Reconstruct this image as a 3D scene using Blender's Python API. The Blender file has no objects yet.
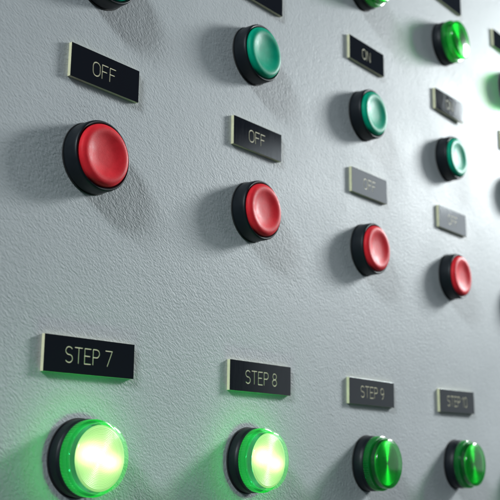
import bpy, bmesh, math, random
from mathutils import Vector, Matrix

random.seed(7)
MM = 0.001
scene = bpy.context.scene
COL = scene.collection

# ---------------------------------------------------------------- materials
def new_mat(name):
    m = bpy.data.materials.new(name)
    m.use_nodes = True
    nt = m.node_tree
    nt.nodes.clear()
    out = nt.nodes.new('ShaderNodeOutputMaterial')
    return m, nt, out

def N(nt, kind, **kw):
    n = nt.nodes.new(kind)
    for k, v in kw.items():
        if k in n.inputs:
            n.inputs[k].default_value = v
        else:
            setattr(n, k, v)
    return n

def ramp(nt, pos_cols, interp='LINEAR'):
    r = nt.nodes.new('ShaderNodeValToRGB')
    e = r.color_ramp.elements
    r.color_ramp.interpolation = interp
    e[0].position, e[0].color = pos_cols[0][0], (*pos_cols[0][1], 1)
    e[1].position, e[1].color = pos_cols[-1][0], (*pos_cols[-1][1], 1)
    for p, c in pos_cols[1:-1]:
        x = e.new(p); x.color = (*c, 1)
    return r

def math_node(nt, op, a=None, b=None, clamp=False):
    n = nt.nodes.new('ShaderNodeMath'); n.operation = op; n.use_clamp = clamp
    for i, v in enumerate((a, b)):
        if v is None: continue
        if isinstance(v, (int, float)): n.inputs[i].default_value = v
        else: nt.links.new(v, n.inputs[i])
    return n.outputs[0]

def obj_coords(nt, rnd=True):
    tc = nt.nodes.new('ShaderNodeTexCoord')
    if not rnd:
        return tc.outputs['Object']
    oi = nt.nodes.new('ShaderNodeObjectInfo')
    mul = nt.nodes.new('ShaderNodeMath'); mul.operation = 'MULTIPLY'; mul.inputs[1].default_value = 3.0
    nt.links.new(oi.outputs['Random'], mul.inputs[0])
    add = nt.nodes.new('ShaderNodeVectorMath'); add.operation = 'ADD'
    nt.links.new(tc.outputs['Object'], add.inputs[0])
    nt.links.new(mul.outputs[0], add.inputs[1])
    return add.outputs[0]

def paint_material():
    """light grey structured (leather-grain) powder coat"""
    m, nt, out = new_mat('grey_texture_paint')
    L = nt.links.new
    tc = nt.nodes.new('ShaderNodeTexCoord')
    # work in millimetres, grain slightly stretched along one diagonal
    mp = N(nt, 'ShaderNodeMapping'); mp.inputs['Scale'].default_value = (1000, 1000, 1000)
    L(tc.outputs['Object'], mp.inputs['Vector'])
    mr = N(nt, 'ShaderNodeMapping'); mr.inputs['Rotation'].default_value = (0, math.radians(PAINT_ROT), 0)
    L(mp.outputs[0], mr.inputs['Vector'])
    ms = N(nt, 'ShaderNodeMapping'); ms.inputs['Scale'].default_value = (0.62, 1, 1.15)
    L(mr.outputs[0], ms.inputs['Vector'])
    warp = N(nt, 'ShaderNodeTexNoise', Scale=0.35, Detail=2.0)
    L(ms.outputs[0], warp.inputs['Vector'])
    wv = N(nt, 'ShaderNodeVectorMath', operation='MULTIPLY_ADD')
    L(warp.outputs['Color'], wv.inputs[0]); wv.inputs[1].default_value = (1.6, 1.6, 1.6)
    L(ms.outputs[0], wv.inputs[2])
    vor = N(nt, 'ShaderNodeTexVoronoi', feature='SMOOTH_F1', Scale=1.1, Smoothness=0.55, Randomness=1.0)
    L(wv.outputs[0], vor.inputs['Vector'])
    n1 = N(nt, 'ShaderNodeTexNoise', Scale=0.92, Detail=3.5, Roughness=0.6, Distortion=0.4)
    L(wv.outputs[0], n1.inputs['Vector'])
    n2 = N(nt, 'ShaderNodeTexNoise', Scale=0.16, Detail=2.0)
    L(mp.outputs[0], n2.inputs['Vector'])
    n3 = N(nt, 'ShaderNodeTexNoise', Scale=3.0, Detail=2.0)
    L(mp.outputs[0], n3.inputs['Vector'])
    h = math_node(nt, 'MULTIPLY', vor.outputs['Distance'], -0.5)
    h = math_node(nt, 'ADD', h, math_node(nt, 'MULTIPLY', n1.outputs['Fac'], 1.0))
    h = math_node(nt, 'ADD', h, math_node(nt, 'MULTIPLY', n2.outputs['Fac'], 0.6))
    h = math_node(nt, 'ADD', h, math_node(nt, 'MULTIPLY', n3.outputs['Fac'], 0.05))
    bump = N(nt, 'ShaderNodeBump', Strength=1.0, Distance=PAINT_BUMP * MM)
    L(h, bump.inputs['Height'])
    # base colour: faint blotches and sparse specks
    n4 = N(nt, 'ShaderNodeTexNoise', Scale=0.02, Detail=4.0)
    L(mp.outputs[0], n4.inputs['Vector'])
    cr = ramp(nt, [(0.3, (0.462, 0.484, 0.492)), (0.7, (0.510, 0.532, 0.540))])
    L(n4.outputs['Fac'], cr.inputs['Fac'])
    sp = N(nt, 'ShaderNodeTexVoronoi', feature='F1', Scale=0.09)
    L(mp.outputs[0], sp.inputs['Vector'])
    spm = ramp(nt, [(0.0, (1, 1, 1)), (0.025, (1, 1, 1)), (0.04, (0, 0, 0))])
    L(sp.outputs['Distance'], spm.inputs['Fac'])
    n5 = N(nt, 'ShaderNodeTexNoise', Scale=0.03, Detail=1.0)
    L(mp.outputs[0], n5.inputs['Vector'])
    gate = math_node(nt, 'MULTIPLY', spm.outputs['Color'], math_node(nt, 'GREATER_THAN', n5.outputs['Fac'], 0.55))
    mix = N(nt, 'ShaderNodeMix', data_type='RGBA')
    L(math_node(nt, 'MULTIPLY', gate, 0.5), mix.inputs['Factor'])
    L(cr.outputs['Color'], mix.inputs[6]); mix.inputs[7].default_value = (0.16, 0.15, 0.13, 1)
    rr = ramp(nt, [(0.35, (0.46,) * 3), (0.65, (0.54,) * 3)])
    L(n4.outputs['Fac'], rr.inputs['Fac'])
    b = N(nt, 'ShaderNodeBsdfPrincipled', **{'IOR': 1.5})
    L(mix.outputs[2], b.inputs['Base Color']); L(rr.outputs['Color'], b.inputs['Roughness'])
    L(bump.outputs[0], b.inputs['Normal'])
    b.inputs['Specular IOR Level'].default_value = 0.11
    L(b.outputs[0], out.inputs['Surface'])
    return m

def plastic(name, color, rough=0.4, grain=0.02, grain_scale=2500, spec=0.5, sss=0.0, dust=0.0, metal=0.0):
    m, nt, out = new_mat(name)
    L = nt.links.new
    co = obj_coords(nt)
    n = N(nt, 'ShaderNodeTexNoise', Scale=grain_scale, Detail=3.0)
    L(co, n.inputs['Vector'])
    n2 = N(nt, 'ShaderNodeTexNoise', Scale=260.0, Detail=4.0, Roughness=0.65)
    L(co, n2.inputs['Vector'])
    bump = N(nt, 'ShaderNodeBump', Strength=1.0, Distance=grain * MM)
    L(n.outputs['Fac'], bump.inputs['Height'])
    b = N(nt, 'ShaderNodeBsdfPrincipled')
    b.inputs['Specular IOR Level'].default_value = spec
    b.inputs['Metallic'].default_value = metal
    lo = tuple(c * 0.9 for c in color); hi = tuple(min(1, c * 1.08) for c in color)
    cr = ramp(nt, [(0.35, lo), (0.65, hi)])
    L(n2.outputs['Fac'], cr.inputs['Fac'])
    last = cr.outputs['Color']
    if dust:
        n3 = N(nt, 'ShaderNodeTexNoise', Scale=1500.0, Detail=5.0, Roughness=0.7)
        L(co, n3.inputs['Vector'])
        dr = ramp(nt, [(0.62, (0, 0, 0)), (0.74, (1, 1, 1))])
        L(n3.outputs['Fac'], dr.inputs['Fac'])
        mx = N(nt, 'ShaderNodeMix', data_type='RGBA')
        L(math_node(nt, 'MULTIPLY', dr.outputs['Color'], dust), mx.inputs['Factor'])
        L(last, mx.inputs[6]); mx.inputs[7].default_value = (0.35, 0.36, 0.35, 1)
        last = mx.outputs[2]
    L(last, b.inputs['Base Color'])
    rr = ramp(nt, [(0.3, (max(0, rough - 0.06),) * 3), (0.7, (rough + 0.07,) * 3)])
    L(n2.outputs['Fac'], rr.inputs['Fac']); L(rr.outputs['Color'], b.inputs['Roughness'])
    L(bump.outputs[0], b.inputs['Normal'])
    if sss:
        b.inputs['Subsurface Weight'].default_value = sss
        b.inputs['Subsurface Radius'].default_value = (1, 1, 1)
        b.inputs['Subsurface Scale'].default_value = 0.0008
    L(b.outputs[0], out.inputs['Surface'])
    return m

def laminate_face():
    """black engraving laminate, faint vertical brushing in the gloss"""
    m, nt, out = new_mat('black_laminate')
    L = nt.links.new
    co = obj_coords(nt)
    mp = N(nt, 'ShaderNodeMapping'); mp.inputs['Scale'].default_value = (2600, 2600, 90)
    L(co, mp.inputs['Vector'])
    n = N(nt, 'ShaderNodeTexNoise', Scale=1.0, Detail=3.0)
    L(mp.outputs[0], n.inputs['Vector'])
    bump = N(nt, 'ShaderNodeBump', Strength=1.0, Distance=0.0014 * MM)
    L(n.outputs['Fac'], bump.inputs['Height'])
    df = N(nt, 'ShaderNodeBsdfDiffuse'); df.inputs['Color'].default_value = (0.0085, 0.0095, 0.014, 1)
    gl = N(nt, 'ShaderNodeBsdfGlossy', distribution='BECKMANN')
    gl.inputs['Color'].default_value = (0.94, 0.98, 1, 1)
    rr = ramp(nt, [(0.3, (0.11,) * 3), (0.7, (0.16,) * 3)])
    L(n.outputs['Fac'], rr.inputs['Fac']); L(rr.outputs['Color'], gl.inputs['Roughness'])
    L(bump.outputs[0], gl.inputs['Normal'])
    fr = N(nt, 'ShaderNodeFresnel', IOR=1.45)
    mx = N(nt, 'ShaderNodeMixShader')
    L(fr.outputs[0], mx.inputs[0]); L(df.outputs[0], mx.inputs[1]); L(gl.outputs[0], mx.inputs[2])
    L(mx.outputs[0], out.inputs['Surface'])
    return m

def shell_material(name, tint, body, body_fac, rough=0.06, glow=None):
    """clear tinted plastic: tinted transparency + clear-coat reflection + a little body colour"""
    m, nt, out = new_mat(name)
    L = nt.links.new
    tr = N(nt, 'ShaderNodeBsdfTransparent'); tr.inputs['Color'].default_value = (*tint, 1)
    b = N(nt, 'ShaderNodeBsdfPrincipled', **{'Roughness': 0.35})
    b.inputs['Base Color'].default_value = (*body, 1)
    b.inputs['Specular IOR Level'].default_value = 0.3
    tl = N(nt, 'ShaderNodeBsdfTranslucent'); tl.inputs['Color'].default_value = (*body, 1)
    bm_ = N(nt, 'ShaderNodeMixShader', Fac=0.5); L(b.outputs[0], bm_.inputs[1]); L(tl.outputs[0], bm_.inputs[2])
    mx = N(nt, 'ShaderNodeMixShader', Fac=body_fac)
    L(tr.outputs[0], mx.inputs[1]); L(bm_.outputs[0], mx.inputs[2])
    gl = N(nt, 'ShaderNodeBsdfGlossy', **{'Roughness': rough}); gl.inputs['Color'].default_value = (1, 1, 1, 1)
    fr = N(nt, 'ShaderNodeFresnel', IOR=1.5)
    m2 = N(nt, 'ShaderNodeMixShader')
    geo = nt.nodes.new('ShaderNodeNewGeometry')      # reflect on the outer side of the skin only
    front = math_node(nt, 'SUBTRACT', 1.0, geo.outputs['Backfacing'])
    L(math_node(nt, 'MULTIPLY', fr.outputs[0], front), m2.inputs[0]); L(mx.outputs[0], m2.inputs[1]); L(gl.outputs[0], m2.inputs[2])
    last = m2.outputs[0]
    if glow:
        em = N(nt, 'ShaderNodeEmission', Strength=glow[1]); em.inputs['Color'].default_value = (*glow[0], 1)
        ad = N(nt, 'ShaderNodeAddShader'); L(last, ad.inputs[0]); L(em.outputs[0], ad.inputs[1]); last = ad.outputs[0]
    L(last, out.inputs['Surface'])
    return m

def lit_disc_material():
    """diffuser of a burning indicator: hot filament bar, ringed falloff towards the edge"""
    m, nt, out = new_mat('lit_diffuser')
    L = nt.links.new
    tc = nt.nodes.new('ShaderNodeTexCoord')
    mp = N(nt, 'ShaderNodeMapping'); mp.inputs['Scale'].default_value = (1000, 1000, 1000)
    L(tc.outputs['Object'], mp.inputs['Vector'])
    # two hot spots of the bulb behind the rings, elongated along x
    def blob(cx, cz, sx, sz, rot=0.0):
        a = N(nt, 'ShaderNodeMapping', vector_type='TEXTURE')
        a.inputs['Location'].default_value = (cx, 0, cz)
        a.inputs['Rotation'].default_value = (0, math.radians(rot), 0)
        a.inputs['Scale'].default_value = (sx, 1e6, sz)
        L(mp.outputs[0], a.inputs['Vector'])
        ln = N(nt, 'ShaderNodeVectorMath', operation='LENGTH'); L(a.outputs[0], ln.inputs[0])
        s = math_node(nt, 'MULTIPLY', ln.outputs['Value'], ln.outputs['Value'])
        return math_node(nt, 'EXPONENT', math_node(nt, 'MULTIPLY', s, -1.0))
    core = math_node(nt, 'ADD', math_node(nt, 'MULTIPLY', blob(-4.5, 1.6, 6.5, 3.4), 1.0),
                     math_node(nt, 'MULTIPLY', blob(5.0, -1.6, 4.8, 2.8), 0.8))
    wide = blob(0, 0, 12.5, 12.5)
    dist = N(nt, 'ShaderNodeVectorMath', operation='LENGTH')
    fl = N(nt, 'ShaderNodeMapping'); fl.inputs['Scale'].default_value = (1, 0, 1)
    L(mp.outputs[0], fl.inputs['Vector']); L(fl.outputs[0], dist.inputs[0])
    ringw = math_node(nt, 'SINE', math_node(nt, 'MULTIPLY', dist.outputs['Value'], 2 * math.pi / 0.82))
    ringm = math_node(nt, 'ADD', math_node(nt, 'MULTIPLY', ringw, 0.11), 1.0)
    s = math_node(nt, 'ADD', math_node(nt, 'MULTIPLY', core, LIT_CORE), math_node(nt, 'MULTIPLY', wide, LIT_WIDE))
    s = math_node(nt, 'MULTIPLY', s, ringm)
    em = N(nt, 'ShaderNodeEmission'); em.inputs['Color'].default_value = LIT_COL
    L(s, em.inputs['Strength'])
    b = N(nt, 'ShaderNodeBsdfPrincipled', **{'Roughness': 0.35}); b.inputs['Base Color'].default_value = (0.5, 0.62, 0.4, 1)
    ad = N(nt, 'ShaderNodeAddShader'); L(em.outputs[0], ad.inputs[0]); L(b.outputs[0], ad.inputs[1])
    L(ad.outputs[0], out.inputs['Surface'])
    return m

PAINT_ROT = -35
PAINT_BUMP = 0.205
LIT_CORE, LIT_WIDE, LIT_COL = 3.0, 0.70, (1.0, 0.98, 0.50, 1)

MAT = dict(
    paint=paint_material(),
    black=plastic('black_plastic', (0.005, 0.008, 0.012), 0.46, 0.012, spec=0.3, dust=0.04),
    rubber=plastic('black_rubber', (0.012, 0.013, 0.014), 0.7, 0.03, dust=0.12),
    red=plastic('red_plastic', (0.76, 0.026, 0.038), 0.46, 0.035, 2600, spec=0.10, sss=0.15, dust=0.03),
    green=plastic('green_plastic', (0.0, 0.345, 0.20), 0.46, 0.035, 2600, spec=0.10, sss=0.15, dust=0.03),
    laminate=laminate_face(),
    cream=plastic('cream_core', (0.74, 0.71, 0.47), 0.5, 0.03),
    groove=plastic('engraved_cream', (0.68, 0.64, 0.40), 0.6, 0.03),
    lens=shell_material('green_clear_lens', (0.15, 0.73, 0.22), (0.01, 0.42, 0.10), 0.15, rough=0.13),
    collar=shell_material('green_clear_collar', (0.18, 0.82, 0.28), (0.0, 0.50, 0.10), 0.32, 0.12),
    lens_lit=shell_material('green_clear_lens_lit', (0.78, 1.0, 0.72), (0.0, 0.45, 0.05), 0.0, rough=0.05, glow=((0.12, 1.0, 0.25), 0.13)),
    collar_lit=shell_material('green_clear_collar_lit', (0.16, 0.90, 0.32), (0.02, 0.6, 0.12), 0.0, 0.14, glow=((0.07, 1.0, 0.24), 0.11)),
    diffuser=plastic('green_diffuser', (0.045, 0.64, 0.20), 0.32, 0.004, metal=0.4),
    lit=lit_disc_material(),
)
def emitter(name, col, s):
    m, nt, out = new_mat(name)
    em = N(nt, 'ShaderNodeEmission', Strength=s); em.inputs['Color'].default_value = (*col, 1)
    nt.links.new(em.outputs[0], out.inputs['Surface'])
    return m
MAT['lit_side'] = emitter('lit_diffuser_side', (0.10, 1.0, 0.25), 0.5)

# ---------------------------------------------------------------- mesh helpers
def finish(name, bm, mat, parent=None, smooth=True, sharp=35):
    bmesh.ops.recalc_face_normals(bm, faces=bm.faces)
    me = bpy.data.meshes.new(name)
    bm.to_mesh(me); bm.free()
    if smooth:
        for p in me.polygons: p.use_smooth = True
        me.set_sharp_from_angle(angle=math.radians(sharp))
    for mm_ in (mat if isinstance(mat, (list, tuple)) else [mat]):
        me.materials.append(mm_)
    o = bpy.data.objects.new(name, me)
    COL.objects.link(o)
    if parent: o.parent = parent
    return o

def lathe(profile, seg=96, teeth=None, closed=True):
    """profile: (radius mm, height off the panel mm); turned about the panel normal (-Y)"""
    bm = bmesh.new()
    rings = []
    for (r, h) in profile:
        if r < 1e-6:
            rings.append([bm.verts.new((0, -h * MM, 0))]); continue
        ring = []
        for k in range(seg):
            a = 2 * math.pi * k / seg
            rr = r
            if teeth and teeth[1] <= h <= teeth[2] and r > teeth[3]:
                rr = r - (teeth[0] if k % 4 in (0, 1) else 0)
            ring.append(bm.verts.new((rr * MM * math.cos(a), -h * MM, rr * MM * math.sin(a))))
        rings.append(ring)
    pairs = list(zip(rings, rings[1:]))
    for a, b in pairs:
        if len(a) == 1 and len(b) == 1: continue
        for k in range(seg):
            k2 = (k + 1) % seg
            if len(a) == 1: bm.faces.new((a[0], b[k], b[k2]))
            elif len(b) == 1: bm.faces.new((a[k], b[0], a[k2]))
            else: bm.faces.new((a[k], b[k], b[k2], a[k2]))
    return bm

def spline(pts, n=6):
    """Catmull-Rom through profile points"""
    P = [pts[0]] + list(pts) + [pts[-1]]
    out = []
    for i in range(1, len(P) - 2):
        p0, p1, p2, p3 = P[i - 1], P[i], P[i + 1], P[i + 2]
        for j in range(n):
            t = j / n
            out.append(tuple(0.5 * ((2 * p1[k]) + (-p0[k] + p2[k]) * t + (2 * p0[k] - 5 * p1[k] + 4 * p2[k] - p3[k]) * t * t
                                    + (-p0[k] + 3 * p1[k] - 3 * p2[k] + p3[k]) * t ** 3) for k in (0, 1)))
    out.append(tuple(pts[-1]))
    return out

def box(bm, x0, x1, y0, y1, z0, z1, bevel=0.0):
    vs = [bm.verts.new((x * MM, y * MM, z * MM)) for x in (x0, x1) for y in (y0, y1) for z in (z0, z1)]
    idx = [(0, 1, 3, 2), (4, 6, 7, 5), (0, 4, 5, 1), (2, 3, 7, 6), (0, 2, 6, 4), (1, 5, 7, 3)]
    fs = [bm.faces.new([vs[i] for i in f]) for f in idx]
    if bevel:
        es = {e for f in fs for e in f.edges}
        bmesh.ops.bevel(bm, geom=list(es), offset=bevel * MM, segments=2, affect='EDGES', profile=0.5)

def empty(name, loc, label, cat, group=None, roll=0.0):
    o = bpy.data.objects.new(name, None)
    o.empty_display_size = 0.01
    COL.objects.link(o)
    o.location = [c * MM for c in loc]
    o.rotation_euler = (0, -math.radians(roll), 0)
    o['label'] = label; o['category'] = cat
    if group: o['group'] = group
    return o

def copy_parts(src, dst):
    for ch in list(src.children):
        c = ch.copy(); COL.objects.link(c); c.parent = dst
        for g in list(ch.children):
            d = g.copy(); COL.objects.link(d); d.parent = c

# ---------------------------------------------------------------- the panel
bm = bmesh.new()
box(bm, -420, 900, 0, 2.0, -380, 640, 1.0)
panel = finish('control_panel', bm, MAT['paint'], smooth=False)
panel['label'] = 'light grey steel control panel face with leather-grain paint behind all the buttons'
panel['category'] = 'panel'

# ---------------------------------------------------------------- push buttons
def button_parts(root, cap_mat):
    g = lathe([(0, 0.02), (15.0, 0.02), (15.15, 0.3), (15.0, 0.6), (14.0, 0.6), (0, 0.6)])
    finish('gasket', g, MAT['rubber'], root)
    prof = [(13.9, 0.61), (14.55, 0.7), (14.75, 0.95), (14.78, 1.4), (14.75, 6.6), (14.65, 7.4), (14.45, 7.85), (14.15, 8.1), (13.85, 8.1),
            (13.5, 7.85), (13.2, 7.5), (13.15, 3.0), (12.0, 3.0), (0, 3.0)]
    finish('bezel', lathe(prof, 128), MAT['black'], root, sharp=50)
    cap = [(12.98, 3.05), (13.0, 7.5), (12.9, 8.4), (12.5, 9.3), (11.8, 9.85), (10.9, 10.13), (10.0, 10.13), (9.1, 9.96), (8.2, 9.68),
           (7.2, 9.37), (6.0, 9.08), (4.6, 8.85), (3.0, 8.72), (1.5, 8.66), (0.0, 8.65)]
    finish('cap', lathe(cap[:1] + spline(cap[1:], 5), 128), cap_mat, root, sharp=60)

S, X0 = 103.359, -4.09
ZR, ZG, ZL, ZL2 = 84.916, 165.989, -34.468, 248.980
reds = {0: (-.67, .35), 1: (-.07, -.10), 2: (.35, -.35), 3: (.28, .10), 4: (3.0, 0)}
greens = {0: (0, 1.6), 1: (-1.09, .63), 2: (-.02, -.39), 3: (.46, -.24), 4: (3.0, 0)}
RED_LABEL = {
    0: 'largest red push button, darkest red, under the blackest OFF plate',
    1: 'second red push button, under the OFF plate with a sheen in one corner',
    2: 'third red push button from the left, under the plain grey-looking OFF plate',
    3: 'fourth, small pink-lit red push button, right of three bigger red ones',
    4: 'red push button at the right picture edge, mostly cut off beside its shadow'}
GREEN_LABEL = {
    0: 'green push button cut off by the top edge above the leftmost OFF plate',
    1: 'whole green push button above the OFF plate with a sheen in one corner',
    2: 'teal green push button under the ON plate with readable letters',
    3: 'small bright teal push button in the fourth column, under the smallest ON plate',
    4: 'green push button at the right picture edge, mostly cut off beside its shadow'}
for offs, zrow, labels, matk, grp in ((reds, ZR, RED_LABEL, 'red', 'red OFF push buttons'), (greens, ZG, GREEN_LABEL, 'green', 'green ON push buttons')):
    first = None
    for i, (dx, dz) in offs.items():
        r = empty('push_button', (X0 + S * i + dx, 0, zrow + dz), labels[i], 'push button', grp)
        if first is None:
            button_parts(r, MAT[matk]); first = r
        else:
            copy_parts(first, r)
        r.rotation_euler = (0, random.uniform(-3, 3), 0)

# ---------------------------------------------------------------- indicator lamps
def lamp_parts(root, lit):
    g = lathe([(0, 0.02), (15.0, 0.02), (15.15, 0.3), (15.0, 0.6), (14.0, 0.6), (0, 0.6)])
    finish('gasket', g, MAT['rubber'], root)
    prof = [(13.9, 0.61), (14.5, 0.7), (14.72, 0.95), (14.75, 1.4), (14.75, 4.6), (14.6, 5.0), (14.35, 5.3), (14.25, 6.3), (13.9, 6.5),
            (12.4, 6.5), (12.3, 6.2), (0, 6.2)]
    finish('base', lathe(prof, 128), MAT['black'], root, sharp=40)
    # knurled collar
    col = [(12.9, 6.56), (14.1, 6.56), (14.42, 6.75), (14.5, 7.1), (14.5, 9.7), (14.35, 10.1), (13.9, 10.35), (13.5, 10.4), (13.28, 10.4)]
    finish('collar', lathe(col, 288, teeth=(0.42, 6.9, 9.8, 14.3)), MAT['collar_lit' if lit else 'collar'], root, sharp=25)
    # clear lens drum
    outer = [(12.9, 6.7), (12.95, 10.6), (13.25, 10.7), (13.3, 11.2), (13.25, 13.3), (13.05, 14.3), (12.5, 14.85), (11.6, 15.2), (10.4, 15.45), (7, 15.95), (3.5, 16.22), (0.0, 16.3)]
    finish('lens', lathe(outer[:3] + spline(outer[3:], 5), 128), MAT['lens_lit' if lit else 'lens'], root, sharp=50)
    # ringed diffuser under the lens
    pr = [(0, 12.5), (12.1, 12.5), (12.3, 12.7), (12.2, 12.95), (11.8, 13.0)]
    r = 11.6
    while r > 0.5:
        pr += [(r, 13.02), (r - 0.29, 13.15)]
        r -= 0.58
    pr.append((0, 13.15))
    d = finish('diffuser', lathe(pr, 128), [MAT['lit'], MAT['lit_side']] if lit else MAT['diffuser'], root, sharp=12)
    if lit:
        for k in range(24):      # added ring of point lights, throws the green halo onto the panel
            l = bpy.data.lights.new('halo_light', 'POINT'); l.energy = 0.0011; l.color = (0.03, 1.0, 0.42); l.shadow_soft_size = 0.0
            lo = bpy.data.objects.new('halo_light', l); COL.objects.link(lo); lo.parent = root
            a = 2 * math.pi * (k + 0.5) / 24
            lo.location = (0.0119 * math.cos(a), -0.0113 - 0.0009 * (k % 2), 0.0119 * math.sin(a))
        for p in d.data.polygons:
            if p.center.y > -12.6 * MM: p.material_index = 1

lamps = [
    (0, ZL, .75, .18, True, 'largest lit green indicator lamp under the STEP 7 plate, glowing on the paint'),
    (1, ZL, .02, .29, True, 'lit green indicator lamp under the STEP 8 plate, second of the two glowing'),
    (2, ZL, .06, -.37, False, 'unlit green indicator lamp under the STEP 9 plate'),
    (3, ZL, -.40, -.11, False, 'unlit green indicator lamp under the STEP 10 plate, bottom right'),
    (2, ZL2, 0, 0, False, 'unlit green lamp cut off by the top edge above the ON plate with readable letters'),
    (3, ZL2, .34, 0, False, 'unlit green indicator lamp with white glint, top right above the smallest ON plate'),
    (4, ZL2, 3.0, 0, True, 'lit green lamp at the right picture edge, only its edge and green-tinted shadow showing'),
    (4, ZL, -1.0, 0, False, 'unlit green lamp at the bottom right corner, almost wholly outside the picture'),
]
firsts = {}
for i, z, dx, dz, lit, lab in lamps:
    r = empty('indicator_lamp', (X0 + S * i + dx, 0, z + dz), lab, 'indicator lamp', 'lit green indicator lamps' if lit else 'unlit green indicator lamps')
    if lit not in firsts:
        lamp_parts(r, lit); firsts[lit] = r
    else:
        copy_parts(firsts[lit], r)
        if lit and i == 4:      # this one burns dimmer
            dim = {}
            for ch in r.children:
                if ch.type == 'LIGHT':
                    if ch.data.name not in dim:
                        dim[ch.data.name] = ch.data.copy(); dim[ch.data.name].energy *= 0.55
                    ch.data = dim[ch.data.name]

# ---------------------------------------------------------------- engraved plates
def arc(cx, cy, rx, ry, a0, a1, n=10):
    return [(cx + rx * math.cos(math.radians(a0 + (a1 - a0) * k / n)), cy + ry * math.sin(math.radians(a0 + (a1 - a0) * k / n))) for k in range(n + 1)]
GW = 3.9
def glyph(c):
    """single-line engraver strokes, cap height 6, returns (width, [polylines])"""
    if c == 'O' or c == '0':
        w = 3.9 if c == 'O' else 3.5
        r = w / 2
        p = arc(r, 6 - r, r, r, 0, 180) + arc(r, r, r, r, 180, 360); return w, [p + [p[0]]]
    if c == 'F': return 3.2, [[(3.2, 6), (0, 6), (0, 0)], [(0, 3.2), (2.6, 3.2)]]
    if c == 'E': return 3.2, [[(3.2, 6), (0, 6), (0, 0), (3.2, 0)], [(0, 3.1), (2.7, 3.1)]]
    if c == 'N': return 3.7, [[(0, 0), (0, 6), (3.7, 0), (3.7, 6)]]
    if c == 'T': return 3.8, [[(0, 6), (3.8, 6)], [(1.9, 6), (1.9, 0)]]
    if c == 'P': return 3.3, [[(0, 0), (0, 6), (1.8, 6)] + arc(1.8, 4.45, 1.5, 1.55, 90, -90)[1:] + [(0, 2.9)]]
    if c == 'S': return 3.5, [arc(1.75, 4.5, 1.7, 1.5, 35, 180, 8) + arc(1.75, 4.5, 1.7, 1.45, 180, 265, 5)[1:] + arc(1.75, 1.55, 1.75, 1.5, 85, 0, 5)[0:] + arc(1.75, 1.5, 1.75, 1.5, 0, -145, 8)[1:]]
    if c == '7': return 3.5, [[(0, 6), (3.5, 6), (1.1, 0)]]
    if c == '1': return 1.6, [[(0, 4.8), (1.4, 6), (1.4, 0)]]
    if c == '8':
        a = arc(1.7, 4.55, 1.45, 1.45, -90, 270, 20); b = arc(1.7, 1.58, 1.7, 1.52, 90, 450, 20); return 3.4, [a, b]
    if c == '9': 
        a = arc(1.7, 4.3, 1.65, 1.7, 0, 360, 20)
        return 3.4, [a, [(3.35, 4.3)] + arc(1.2, 3.4, 2.15, 3.4, 5, -75, 8)]
    return 0, []

def text_strokes(txt, gap=1.15, space=2.1):
    x, out = 0.0, []
    for c in txt:
        if c == ' ': x += space; continue
        w, ls = glyph(c)
        out += [[(x + a, b) for a, b in l] for l in ls]
        x += w + gap
    W = x - gap
    return W, out

def stroke_outline(p, q, r, n=6):
    dx, dy = q[0] - p[0], q[1] - p[1]
    a = math.degrees(math.atan2(dy, dx))
    return arc(q[0], q[1], r, r, a - 90, a + 90, n) + arc(p[0], p[1], r, r, a + 90, a + 270, n)

def strokes_bm(txt, ox, oz, r, y0, y1):
    """each stroke segment as a round-ended prism; jittered heights avoid coplanar faces"""
    W, ls = text_strokes(txt)
    rj = random.Random(len(txt) * 31 + int(ox * 10) + 5)
    jit = {}
    def jp(p):
        k_ = (round(p[0], 3), round(p[1], 3))
        if k_ not in jit: jit[k_] = (p[0] + rj.uniform(-.05, .05), p[1] + rj.uniform(-.05, .05))
        return jit[k_]
    ls = [[jp(p) for p in l] for l in ls]
    bm = bmesh.new(); k = 0
    for l in ls:
        for p, q in zip(l, l[1:]):
            if math.hypot(q[0] - p[0], q[1] - p[1]) < 1e-3: continue
            k += 1
            ya = y0 + 0.0007 * (k % 17); yb = y1 - 0.0007 * (k % 13)
            pts = stroke_outline(p, q, r)
            A = [bm.verts.new(((x - W / 2 + ox) * MM, ya * MM, (z - 3 + oz) * MM)) for x, z in pts]
            B = [bm.verts.new(((x - W / 2 + ox) * MM, yb * MM, (z - 3 + oz) * MM)) for x, z in pts]
            bm.faces.new(A); bm.faces.new(B[::-1])
            for j in range(len(A)):
                bm.faces.new((A[j], B[j], B[(j + 1) % len(A)], A[(j + 1) % len(A)]))
    return bm

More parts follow.
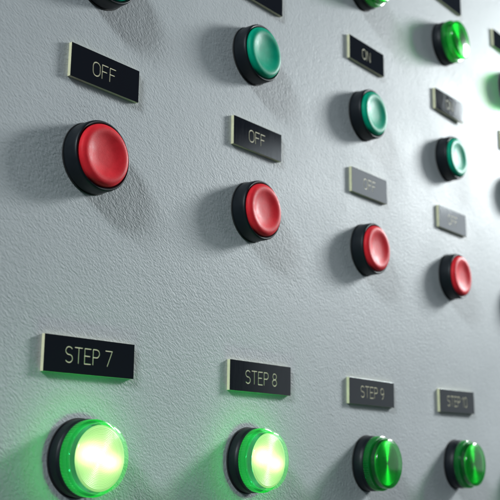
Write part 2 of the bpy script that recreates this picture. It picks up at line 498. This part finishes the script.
def make_plate(x, z, w, h, roll, txt, label, grp, tx=0.0, tz=0.0, yaw=0.0):
    t = 1.78
    # stuck on by hand: a hair of roll; yaw added to steer lamp glare away
    r = empty('name_plate', (x, -abs(math.sin(math.radians(yaw))) * w / 2, z), label, 'sign plate', grp, roll)
    r.rotation_euler[2] = math.radians(yaw)
    bm = bmesh.new(); box(bm, -w / 2, w / 2, -(t - 0.13), -0.03, -h / 2, h / 2, 0.06)
    finish('core', bm, MAT['cream'], r, smooth=False)
    bm = bmesh.new(); box(bm, -w / 2 + 0.04, w / 2, -t, -(t - 0.125), -h / 2, h / 2, 0.03)
    if txt:
        base = bm
        face0 = finish('face', base, MAT['laminate'], r, smooth=False)
        cm = strokes_bm(txt, tx, tz, 0.27, -t - 0.3, -t + 0.9)
        cm_me = bpy.data.meshes.new('cutter'); bmesh.ops.recalc_face_normals(cm, faces=cm.faces); cm.to_mesh(cm_me); cm.free()
        co = bpy.data.objects.new('cutter', cm_me); COL.objects.link(co); co.parent = r
        bpy.context.view_layer.update()
        # work in larger units: the exact solver is happier away from 1e-4 m features
        md = face0.modifiers.new('engrave', 'BOOLEAN'); md.operation = 'DIFFERENCE'; md.solver = 'EXACT'; md.use_self = True; md.object = co
        dg = bpy.context.evaluated_depsgraph_get()
        me2 = bpy.data.meshes.new_from_object(face0.evaluated_get(dg))
        face0.modifiers.clear()
        old = face0.data; face0.data = me2; bpy.data.meshes.remove(old)
        bpy.data.objects.remove(co); bpy.data.meshes.remove(cm_me)
        lm = strokes_bm(txt, tx, tz, 0.255, -(t - 0.085), -(t - 0.30))
        finish('lettering', lm, MAT['groove'], r, smooth=False)
        print('plate', txt, 'face polys', len(face0.data.polygons))
    else:
        finish('face', bm, MAT['laminate'], r, smooth=False)
    return r

ZO, ZN, ZS = 123.693, 204.861, 4.177
W1, H1, W2, H2 = 38.18, 14.53, 46.65, 14.10
OFFG, ONG, STG = 'engraved OFF plates', 'engraved ON plates', 'engraved STEP plates'
make_plate(-.06, ZO + .33, W1, H1, .09, 'OFF', 'black OFF plate, leftmost and deepest black, above the largest red button', OFFG, tx=-0.9)
make_plate(S - .84, ZO - .29, W1, H1, .43, 'OFF', 'black OFF plate with a grey sheen in its lower right corner, second from the left', OFFG, tx=-0.9)
make_plate(2 * S + .20, ZO + .04, W1, H1, .51, 'OFF', 'OFF plate washed to slate grey by the light, third from the left', OFFG)
make_plate(3 * S + .14, ZO - .08, W1, H1, .41, 'OFF', 'small palest grey OFF plate, rightmost of the four', OFFG)
make_plate(1 * S - .8, ZN - .2, W1, H1, .2, 'ON', 'black plate cut off by the top edge above the whole green button', ONG)
make_plate(2 * S - .76, ZN - .10, W1, H1, .33, 'ON', 'dark ON plate with faint cream letters above the teal button', ONG, tx=-0.7)
make_plate(3 * S - .10, ZN + .10, W1, H1, .05, 'ON', 'smallest ON plate, partly grey with reflected light, above the small bright teal button', ONG, yaw=-1.7)
make_plate(4 * S - .3, ZN - .2, W1, H1, .2, 'ON', 'plate cut off by the right picture edge, just below the edge lamp', ONG)
make_plate(-.58, ZS + .33, W2, H2, .39, 'STEP 7', 'black plate engraved STEP 7 above the largest lit lamp', STG, tx=-0.9, tz=0.1)
make_plate(S + 3.80, ZS + .15, W2, H2, .04, 'STEP 8', 'black plate engraved STEP 8 above the second lit lamp', STG, tx=0.1, tz=-0.2)
make_plate(2 * S - .06, ZS - .61, W2, H2, -.16, 'STEP 9', 'black plate engraved STEP 9 above an unlit green lamp', STG, tx=0.2)
make_plate(3 * S - 1.74, ZS + .13, W2, H2, .72, 'STEP 10', 'dark grey plate engraved STEP 10, bottom right', STG)
make_plate(310.4, 288.0, W2, H2, .3, '', 'dark plate cut off by the top edge above the glinting green lamp', 'plates of the top lamp row')
make_plate(410.4, 284.6, W2, H2, .3, '', 'plate cut off by the right picture edge, above the edge lamp', 'plates of the top lamp row')

# ---------------------------------------------------------------- camera
cam = bpy.data.cameras.new('camera'); co = bpy.data.objects.new('camera', cam); COL.objects.link(co)
co.location = (-251.665 * MM, -287.257 * MM, -34.577 * MM)
co.rotation_euler = (math.radians(102.499), math.radians(-0.7835), math.radians(-50.8729))
cam.sensor_width = 36.0
cam.lens = 952.547 / 500 * 36.0
cam.clip_start = 0.01; cam.clip_end = 50
cam.dof.use_dof = True
cam.dof.focus_distance = 0.410
cam.dof.aperture_fstop = 19.5
scene.camera = co

# ---------------------------------------------------------------- lights
def area(name, target, d, dist, sx, sy, watt, col):
    l = bpy.data.lights.new(name, 'AREA'); l.shape = 'RECTANGLE'; l.size = sx; l.size_y = sy; l.energy = watt; l.color = col
    o = bpy.data.objects.new(name, l); COL.objects.link(o)
    t = Vector(target) * MM; d = Vector(d).normalized()
    o.location = t + d * dist
    o.rotation_euler = d.to_track_quat('Z', 'Y').to_euler()
    return o
def azel(az, el):
    a, e = math.radians(az), math.radians(el)
    return (math.cos(e) * math.cos(a), -math.cos(e) * math.sin(a), math.sin(e))
area('ceiling_lamp_right', (250, 0, 170), (2.85, -1, 1.02), 1.05, 0.20, 0.20, 18.5, (0.93, 0.985, 1.0))
area('ceiling_lamp_left', (50, 0, 90), (-3.0, -1.05, 1.75), 2.6, 0.42, 0.42, 54.0, (0.86, 0.96, 1.0))
area('window', (-252, 287, -35), azel(31, 13.8), 2.1, 0.665, 0.36, 2.4, (0.90, 0.96, 1.0))
area('fill_light_right', (280, 0, 30), azel(26, 4), 1.7, 1.0, 0.55, 1.1, (0.90, 0.97, 1.0))  # added broad fill light: greys the STEP plates, lifts the lower right

w = bpy.data.worlds.new('World'); scene.world = w; w.use_nodes = True
bg = w.node_tree.nodes['Background']
bg.inputs['Color'].default_value = (0.62, 0.84, 1.0, 1); bg.inputs['Strength'].default_value = 0.07

scene.view_settings.view_transform = 'Standard'
scene.view_settings.look = 'None'
scene.view_settings.exposure = 0.0
scene.view_settings.gamma = 1.0
scene.render.engine = 'CYCLES'
scene.cycles.use_denoising = True
scene.cycles.transparent_max_bounces = 16
scene.cycles.max_bounces = 10
scene.cycles.caustics_reflective = False
scene.cycles.caustics_refractive = False
